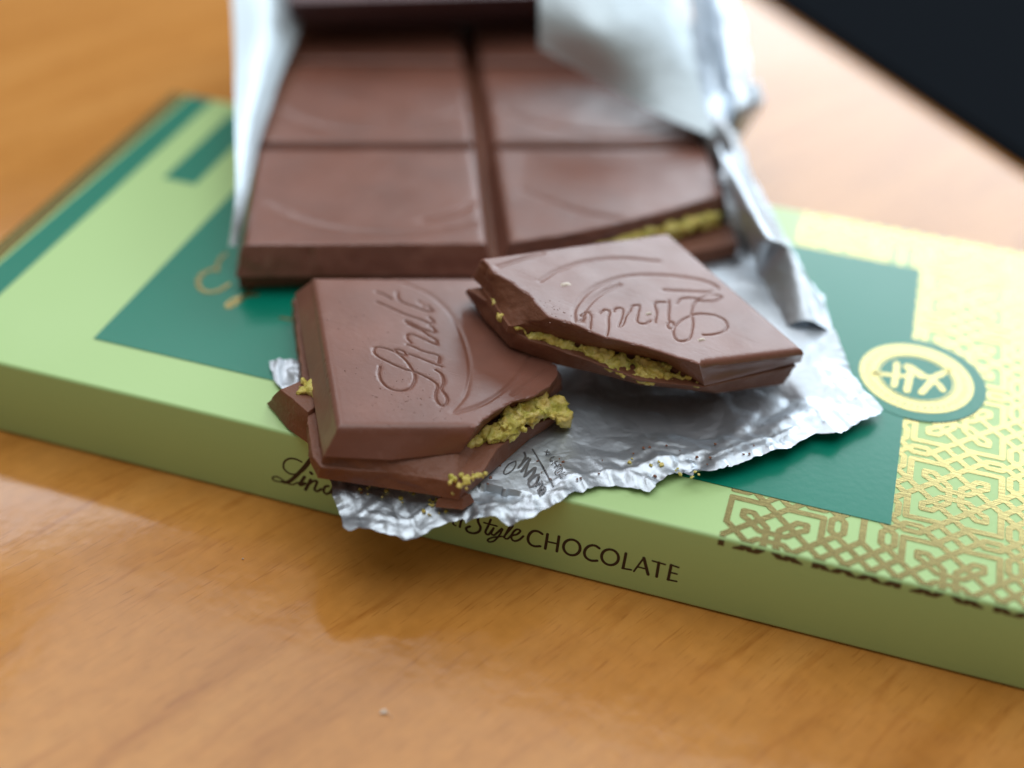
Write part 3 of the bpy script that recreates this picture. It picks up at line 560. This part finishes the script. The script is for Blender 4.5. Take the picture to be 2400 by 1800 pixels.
# --- piece leaning on it, script upside down
pb = thing('chocolate_piece', 'tilted chocolate square with upside down script and long pistachio seam, leaning on the front piece', 'chocolate', 'broken chocolate pieces')
gb = [([*D['txt']], .028, .016), (D['arcB'], .060, .016)]
slab('chocolate_top', FB, *D['Bt'], M_CHOC, pb, step=.045, grooves=gb, frac=[.05, .04, .04, .04, .05, .06, .06, .06, .06, 0, 0, 0], round_r=.09, namp=.006, seed=11., mat2=M_CHOC_BREAK, bulge=[0, 0, 0, 0, 0, 0, 0, 0, 0, 0, 0, -.05])
slab('chocolate_base', FB, *D['Bb'], M_CHOC_BREAK, pb, step=.08, frac=[.03]*10+[0, .03], round_r=.02, namp=.01, seed=12., rows=6)
up_, lo_ = np.array(D['Bf'][0]), np.array(D['Bf'][1])
core_t = [[0.1, .3, -.41], [1.62, .30, -.41]]+[[p[0]+.02, p[1]+.07, -.41] for p in up_[::-1][1:]]+[[3.6, 3.2, -.41], [.1, 3.15, -.41]]
core_b = [[q[0], q[1], -.53] for q in core_t]
slab('chocolate_core', FB, core_t, core_b, M_CHOC_BREAK, pb, step=.15, round_r=.005, seed=14., rows=3)
sc, sr = [], []
cu, cl = catmull(up_, .05), catmull(lo_, .05)
for i in range(260):
    t = random.random(); a = cu[int(t*(len(cu)-1))]; b = cl[int(t*(len(cl)-1))]; s = random.random(); q = a+(b-a)*s
    big = .55*math.exp(-((t-.68)/.18)**2)
    q = np.array([q[0]-.01, q[1]+.05-.12*big*random.random(), q[2]+random.uniform(-.01, .01)-.02*big])
    sc.append(to_world(FB, q[None])[0]); sr.append(random.uniform(.030, .055)*(1+.7*big)*min(1, t*6+.4, (1-t)*6+.4))
crumbly('filling', sc, sr, M_FILL, pb, sc[0], amp=.22, vox=.018, seed=7.)
lc = to_world(FB, np.array([[3.60, 2.83, -.40], [3.63, 2.9, -.42], [3.66, 2.55, -.46], [3.68, 2.48, -.46], [3.62, 2.78, -.42]]))
crumbly('filling_crumbs', list(lc), [.05, .045, .04, .05, .04], M_FILL, pb, lc[0], amp=.18, vox=.018, seed=9.)

# --- small fragment behind the front piece
pc = thing('chocolate_fragment', 'small wedge of chocolate with filling on top, half hidden left of the front piece', 'chocolate')
ct, cb = [np.array(p) for p in D['Ct']], [np.array(p) for p in D['Cb']]
WORLD = ((0, 0, 0), (1, 0, 0), (0, 1, 0), (0, 0, 1))
slab('chocolate_shell', WORLD, [ct[0], ct[1], ct[2], (7.25, .75, 1.95), (6.62, .62, 1.95)], [cb[0], cb[1], cb[2], (7.35, .9, 1.47), (6.45, .80, 1.47)], M_CHOC_BREAK, pc, step=.07, frac=[.03]*5, round_r=.02, seed=21.)
fc = [np.array([6.60+.45*random.random()**1, .30+.32*random.random(), 1.95]) for _ in range(26)]
fc = [p for p in fc if p[1] > .30-.65*(p[0]-6.45)+.12]
crumbly('filling', fc, [random.uniform(.05, .09) for _ in fc], M_FILL, pc, fc[0], amp=.25, vox=.02, seed=5., flat=.7)

# ------------------------------------------------------------------ the bar
bar = thing('chocolate_bar', 'large unbroken milk chocolate bar lying in opened silver foil', 'chocolate bar')
def tile_outline(x0, x1, y0, y1): return [[x0, y0, 0], [x1, y0, 0], [x1, y1, 0], [x0, y1, 0]]
def grow(o, e, w, cx, cy): return [[p[0]+(e if p[0] > cx else -e), p[1]+(e if p[1] > cy else -e), w] for p in o]
ROWS = [(0.0, 3.24), (3.44, 6.68), (6.88, 10.12), (10.32, 13.5)]
COLS = [(0.0, 3.90), (4.24, 8.14)]
for ri, (y0, y1) in enumerate(ROWS):
    for ci, (x0, x1) in enumerate(COLS):
        cx, cy = (x0+x1)/2, (y0+y1)/2
        sw = [[(x0+.30, y0+1.28), (x0+.75, y0+.85), (x0+1.3, y0+.55), (x0+2.0, y0+.36), (x0+2.7, y0+.34), (x0+3.3, y0+.46), (x0+3.75, y0+.62)],
              [(x0+2.9, y0+.75), (x0+3.4, y0+.95), (x0+3.75, y0+1.3)]]
        if ri == 0 and ci == 1:
            o = [[x0, .02, 0], [x0+.9, .25, 0], [x0+1.62, .50, 0], [x0+2.6, .92, 0], [x1, 1.56, 0], [x1, y1, 0], [x0, y1, 0]]
            b = [[x0-.14, -.08, -.5], [x0+.95, .20, -.30], [x0+1.66, .46, -.24], [x0+2.62, .90, -.22], [x1+.06, 1.54, -.26], [x1+.12, y1+.08, -.5], [x0-.14, y1+.08, -.5]]
            sw = [[(x0+.42, 1.70), (x0+.9, 1.30), (x0+1.35, .98), (x0+1.9, .78)]]
            slab('chocolate_square', FBAR, o, b, M_CHOC, bar, step=.11, grooves=[(sw, .10, .02)], frac=[.04, .04, .04, .04, 0, 0, 0], round_r=.09, seed=31.)
        else:
            o = tile_outline(x0, x1, y0, y1); b = grow(o, .10, -.5, cx, cy)
            for p in b:
                if p[0] < .0 or p[0] > 8.14: p[0] += .05 if p[0] > 4 else -.05
            for p in b[:2]:
                if ri == 0: p[1] -= .05
            slab('chocolate_square', FBAR, o, b, M_CHOC, bar, step=.13, grooves=[(sw, .10, .022)], round_r=.11, seed=32.+ri*2+ci, rows=5, frac=[.05, 0, 0, 0] if (ri, ci) == (0, 0) else None)
bo = [[-.12, .02, -.50], [1.0, .10, -.50], [2.6, .06, -.50], [4.1, .0, -.50], [4.9, .02, -.50], [6.0, .22, -.54], [7.2, .45, -.54], [8.3, .85, -.54], [8.3, 13.6, -.50], [-.12, 13.6, -.50]]
bb = [[p[0], p[1]-.02, -.80] for p in bo]
slab('bar_base', FBAR, bo, bb, M_CHOC_BREAK, bar, step=.3, frac=[.05, .05, .05, .05, .05, .05, .05, 0, 0, 0], round_r=.02, seed=41., rows=4)
fl_c, fl_r = [], []
for i in range(150):
    t = random.random(); fl_c.append([x0+1.35+2.45*t, .34+1.02*t+random.uniform(-.06, .06), -.38+random.uniform(-.10, .10)]); fl_r.append(random.uniform(.07, .10)*min(1, .45+t*2))
fl_c = to_world(FBAR, np.array(fl_c))
crumbly('filling', list(fl_c), fl_r, M_FILL, bar, fl_c[0], amp=.10, vox=.03, seed=15.)

# slab on the far end of the bar
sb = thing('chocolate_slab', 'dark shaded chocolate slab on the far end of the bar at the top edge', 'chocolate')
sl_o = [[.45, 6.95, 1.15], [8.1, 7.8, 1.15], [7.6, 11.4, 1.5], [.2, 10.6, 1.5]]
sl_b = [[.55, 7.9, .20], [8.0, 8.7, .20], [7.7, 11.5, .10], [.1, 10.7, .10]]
slab('slab_body', FBAR, sl_o, sl_b, M_CHOC_SHADED, sb, step=.25, round_r=.12, frac=[.03, 0, 0, 0], seed=51., rows=6)
slab('slab_ridge', FBAR, [[.9, 8.0, 1.26], [4.0, 8.35, 1.26], [3.8, 10.2, 1.55], [.75, 9.9, 1.55]], [[.8, 7.9, 1.0], [4.1, 8.25, 1.0], [3.9, 10.3, 1.3], [.65, 10.0, 1.3]], M_CHOC_SHADED, sb, step=.25, round_r=.08, seed=52., rows=4)

# ------------------------------------------------------------------ foil
foil = thing('foil_wrapper', 'crumpled torn silver foil wrapper spread under the chocolate bar and pieces', 'wrapper')
def vor(p, k, seed, lo, hi):
    g = np.random.default_rng(seed); c = g.uniform(lo, hi, (k, 2)); pl = g.normal(0, 1, (k, 2)); out = np.empty(len(p))
    for i in range(0, len(p), 3000):
        q = p[i:i+3000, None]-c; d = (q*q).sum(2); j = d.argmin(1); r = np.arange(len(j))
        d2 = np.sqrt(np.partition(d, 1, 1)[:, :2]); out[i:i+3000] = (q[r, j]*pl[j]).sum(1)*np.clip((d2[:, 1]-d2[:, 0])*2.0, 0, 1)
    return out
def bar2w(u, v, z): q = to_world(FBAR, np.array([[u, v, 0.]]))[0]; return [q[0], q[1], z]
fo = [list(p) for p in D['foil']]
back = [bar2w(8.75, 2.4, 2.35), bar2w(8.62, 3.6, 2.75), bar2w(8.75, 5.5, 2.6), bar2w(8.8, 8, 2.6), bar2w(8.8, 14.0, 2.6), bar2w(-.25, 14.0, 1.7), bar2w(-.25, 10, 1.7),
        bar2w(-.25, 7.5, 1.7), bar2w(-.25, 5.5, 1.7), bar2w(-.22, 3.5, 1.7), bar2w(-.18, 1.9, 1.6), bar2w(-.12, .9, 1.55), bar2w(-.08, .35, 1.5), bar2w(.5, .30, 1.47), bar2w(1.9, .1, 1.47), [6.45, 3.3, 1.47]]
outl = np.array(fo+back)
def ragged(P, step, amp):
    out = []
    for i in range(len(P)):
        a, b = P[i], P[(i+1) % len(P)]; L = np.linalg.norm((b-a)[:2]); k = max(1, int(L/step)); d = (b-a)/max(L, 1e-6); n = np.array([d[1], -d[0], 0])
        for t in np.arange(k)/k: q = a+(b-a)*t; out.append(q+n*amp*nz(q, 4., 4, 8.)) 
    return np.array(out)
ro = ragged(outl, .035, .045)
i1, d1 = hexgrid(ro[:, :2], .040, .02); i2, d2 = hexgrid(ro[:, :2], .095, .03)
oo, exx, eyy, _ = [np.array(q) for q in FBAR]
vv1 = ((i1-oo[:2])*eyy[:2]).sum(1); uu1 = ((i1-oo[:2])*exx[:2]).sum(1); vv2 = ((i2-oo[:2])*eyy[:2]).sum(1); uu2 = ((i2-oo[:2])*exx[:2]).sum(1)
inn = np.vstack([i1[(vv1 < .9) | (uu1 > 7.9)], i2[(vv2 >= .9) & (uu2 <= 7.9)]])
P2, F = cdt_fill(ro[:, :2], inn)
o3, ex, ey, _ = [np.array(a) for a in FBAR]
bu = ((P2-o3[:2])*ex[:2]).sum(1); bv = ((P2-o3[:2])*ey[:2]).sum(1)
anch = [bar2w(u, v, 1.455) for u in (0.1, 1.5, 3, 4.5, 6, 7.3, 8.2) for v in (1, 3, 5, 7, 9, 11, 13)]+[[x, y, 1.455] for x, y in ((6.5, 2), (7.2, 1.5), (8, 1), (8.5, 2), (9, .6), (9.5, 2.2), (10, 1.2), (10.5, 3), (11, 1.5), (11.5, 3.4), (12.2, 2.2), (8.2, .1), (9.2, -.1), (7.6, .2), (12.5, 4), (13, 3))]
zr = idw(P2, np.vstack([ro[::4, :2], np.array(anch)[:, :2]]), np.concatenate([ro[::4, 2], np.array(anch)[:, 2]]), 4)
dist = seg_dist(P2, ro[:, :2], np.roll(ro[:, :2], -1, 0))
lo, hi = P2.min(0), P2.max(0)
free = smoothstep((P2[:, 1]*0+1))
cr = vor(P2, 200, 3, lo, hi)*.03+vor(P2, 110, 9, lo, hi)*.05
cg = np.random.default_rng(17)
for k in range(440):                                            # sharp random creases, most of them near the torn front edge
    if k < 300:
        j = cg.integers(0, len(D['foil'])-1); c0 = np.array(fo[j][:2])*(1-(t_ := cg.uniform(0, 1)))+np.array(fo[j+1][:2])*t_+cg.normal(0, 1, 2)*np.array([.35, .45])+np.array([-.1, .25])
        ln = cg.uniform(.10, .40); wd = cg.uniform(.03, .09); am = cg.uniform(.12, .30)*wd*cg.choice([-1, 1])
    elif k >= 420:
        c0 = cg.uniform([9.5, 0], [14.5, 5]); ln = cg.uniform(1.2, 2.6); wd = cg.uniform(.10, .28); am = cg.uniform(.18, .32)*wd*cg.choice([-1, 1])
    else:
        c0 = cg.uniform([6.5, -1], [14.5, 6]); ln = cg.uniform(.4, 1.5); wd = cg.uniform(.06, .22); am = cg.uniform(.08, .20)*wd*cg.choice([-1, 1])
    an = cg.uniform(0, math.pi); e = np.array([math.cos(an), math.sin(an)]); q = P2-c0; l = q@e; n_ = q@np.array([-e[1], e[0]])
    cr += am*np.clip(1-np.abs(n_)/wd, 0, 1)*np.clip(1-np.abs(l)/ln, 0, 1)
cr *= 1-.75*smoothstep((-bu)/.1)*(bv > .5)
fdir = np.array([.83, .55])                                     # pleats running in from the torn edge
pl = np.array([nz((p[0]*fdir[0]+p[1]*fdir[1], (p[1]*fdir[0]-p[0]*fdir[1])*.25, 0), 2.6, 3, 4.) for p in P2])
cr += (1-np.abs(pl)*3).clip(0, 1)*.032*smoothstep(1-dist/1.0)*(P2[:, 1] < 4)
fold = np.clip(1-np.abs(dist-.30-.05*np.sin(P2[:, 0]*5))/.04, 0, 1)*.022
z = zr+cr*(.6+.4*smoothstep(1-dist/1.2))+fold*(P2[:, 1] < 2.5)
cover = (bu > -.05) & (bu < 8.2) & (bv > .1)
z = np.where(cover, np.minimum(z, 1.46), z)
onbox = P2[:, 1] > -.10
z = np.where(onbox, np.maximum(z, H+.03), z)
# keep the sheet below the two front pieces
for fr, pk in ((FA, 'Ab'), (FB, 'Bb')):
    o, u, v, n = [np.array(a) for a in fr]; wp = to_world(fr, np.array(D[pk][1])); m_ = inside(P2, wp[:, :2])
    zb = o[2]-((P2[:, 0]-o[0])*n[0]+(P2[:, 1]-o[1])*n[1])/n[2]-.86/n[2]
    lim = np.maximum(zb-.02, H+.03)
    z = np.where(m_ & onbox, np.minimum(z, lim), z)
mesh_obj('foil_sheet', np.column_stack([P2, z]), F, M_FOIL, foil, smooth=True, sharp=60)
FP, FZ = P2, z
def foil_z(x, y):
    d = (FP[:, 0]-x)**2+(FP[:, 1]-y)**2; k = np.argpartition(d, 6)[:6]; return FZ[k].max()
tq = []
for w, p in D['ftxt']: tq += stroke_quads(catmull(p, .06) if len(p) > 2 else np.array([np.array(p[0])+(np.array(p[1])-np.array(p[0]))*t for t in np.linspace(0, 1, 8)]), w)
union_print(tq, lambda x, y, t: (x, y, foil_z(x, y)+.006+t), 'foil_lettering', M_GREYPRINT, foil, .002)

def patch(name, grid, mat, parent, nu=60, nv=60, amp=.06, seed=0):
    """smooth surface through a grid of points, crumpled"""
    G = np.array(grid, float)
    A = np.array([catmull(r, 1e9 if False else .2) if False else r for r in G])
    def res(P, n):
        P = np.asarray(P, float); t = np.linspace(0, len(P)-1, n); i = np.clip(t.astype(int), 0, len(P)-2); s = (t-i)[:, None]
        Q = np.concatenate([2*P[:1]-P[1:2], P, 2*P[-1:]-P[-2:-1]])
        p0, p1, p2, p3 = Q[i], Q[i+1], Q[i+2], Q[i+3]
        return .5*((2*p1)+(p2-p0)*s+(2*p0-5*p1+4*p2-p3)*s*s+(3*p1-p0-3*p2+p3)*s**3)
    R1 = np.array([res(r, nu) for r in G]); R2 = np.array([res(R1[:, j], nv) for j in range(nu)])   # nu x nv x 3
    du = np.gradient(R2, axis=0); dv = np.gradient(R2, axis=1); n = np.cross(du, dv); n /= np.maximum(np.linalg.norm(n, axis=2), 1e-9)[..., None]
    L1 = np.linalg.norm(du, axis=2).mean(); L2 = np.linalg.norm(dv, axis=2).mean()
    uv = np.stack(np.meshgrid(np.arange(nu)*L1, np.arange(nv)*L2, indexing='ij'), 2).reshape(-1, 2)
    h = vor(uv, 40, seed+1, uv.min(0), uv.max(0))*amp+vor(uv, 200, seed+2, uv.min(0), uv.max(0))*amp*.8
    V = R2.reshape(-1, 3)+n.reshape(-1, 3)*h[:, None]
    f = [(i*nv+j, (i+1)*nv+j, (i+1)*nv+j+1, i*nv+j+1) for i in range(nu-1) for j in range(nv-1)]
    return mesh_obj(name, V, f, mat, parent, smooth=True, sharp=60)
for k, (nm, g, am) in enumerate(D['patches']): patch(nm, g, M_FOILM if 'flap' in nm else M_FOIL, foil, amp=am, seed=20+5*k)

# ------------------------------------------------------------------ crumbs and shards
sh = slab('chocolate_shard', WORLD, [(9.10, -.62, 1.50), (9.42, -.52, 1.52), (9.5, -.40, 1.52), (9.2, -.40, 1.50)], [(9.08, -.68, 1.38), (9.45, -.60, 1.38), (9.55, -.40, 1.38), (9.15, -.38, 1.38)], M_CHOC_BREAK, None, step=.05, frac=[.03]*4, round_r=.01, seed=61., rows=4)
tag(sh, 'tiny chocolate shard on the foil under the front piece', 'crumb')
def speck_set(name, pts, mat, rlo, rhi, seed):
    g = random.Random(seed); bm = bmesh.new()
    for p in pts:
        r = g.uniform(rlo, rhi)
        mt = Matrix.Translation(Vector(p)*S) @ Matrix.Rotation(g.uniform(0, 6), 4, 'Z') @ Matrix.Diagonal((r*S*g.uniform(.7, 1.6), r*S, r*S*.55, 1))
        q = bmesh.ops.create_icosphere(bm, subdivisions=1, radius=1, matrix=mt)
        for v in q['verts']: v.co += Vector((g.gauss(0, 1), g.gauss(0, 1), g.gauss(0, .6)))*r*S*.18
    me = bpy.data.meshes.new(name); bm.to_mesh(me); bm.free(); me.materials.append(mat)
    o = bpy.data.objects.new(name, me); COL.objects.link(o); o['kind'] = 'stuff'; return o
g = random.Random(3); pts = []
for k in range(70): pts.append(to_world(FA, np.array([[abs(g.gauss(.62, .35)), g.gauss(1.1, .35), .0]]))[0])
for k in range(40): pts.append(to_world(FA, np.array([[g.uniform(.1, 3.3), g.uniform(.1, 1.8), .0]]))[0])
for k in range(24): pts.append(to_world(FB, np.array([[abs(g.gauss(3.2, .15)), g.uniform(1.6, 2.2), .0]]))[0])
speck_set('chocolate_crumbs', pts, M_CHOC, .005, .013, 4)
pts = []
for k in range(34):
    x, y = g.uniform(8.0, 9.3), g.uniform(-.75, -.35); pts.append((x, y, foil_z(x, y)+.01))
for k in range(12):
    x, y = g.uniform(11.3, 12.4), g.uniform(.75, 1.1); pts.append((x, y, foil_z(x, y)+.01))
speck_set('filling_specks', pts, M_FILL, .012, .035, 6)
pts = []
for k in range(46):
    x = g.uniform(8.0, 13.2); y = -.55+.72*(x-9.0)*.62+g.uniform(.0, .75); pts.append((x, y, foil_z(x, y)+.008))
speck_set('chocolate_flakes', pts, M_CHOC_BREAK, .008, .028, 8)
M_PALE = flat_mat('pale_crumb', (.70, .60, .50), .6)
cr_ = crumbly('pale_crumb', [np.array(D['tcr'])+np.array([a, b, .03]) for a, b in ((0, 0), (.06, .01), (.02, .05), (.14, -.03))], [.045, .035, .03, .02], M_PALE, None, D['tcr'], amp=.12, vox=.015, seed=2.)
tag(cr_, 'pale crumb on the wooden table below the box', 'crumb')

for k, (p, r) in enumerate(zip(D['flakes'], (.055, .035, .04))):
    q = to_world(FB, np.array([[p[0], p[1], 0]]))[0]
    c = slab('chocolate_flake', ((q[0], q[1], q[2]),)+tuple(map(tuple, FB[1:])), [(-r*1.5, -r*.5, .022), (r*1.4, -r*.4, .024), (r*1.1, r*.5, .022), (-r, r*.5, .022)], [(-r*1.7, -r*.6, .0), (r*1.6, -r*.5, .0), (r*1.3, r*.6, .0), (-r*1.2, r*.6, .0)], M_PALE, None, step=.03, frac=[.02]*4, round_r=.008, seed=70.+k, rows=3)
    tag(c, ['largest pale flake on the tilted piece near its broken left edge', 'small pale flake lying in the script of the tilted piece', 'small pale flake near the front right edge of the tilted piece'][k], 'crumb')

sp = crumbly('pale_crumb', [np.array(D['tcr2'])+np.array([0, 0, .02])], [.028], M_PALE, None, D['tcr2'], amp=.1, vox=.012, seed=4.)
tag(sp, 'tiny pale speck on the table left of the silver foil', 'crumb')
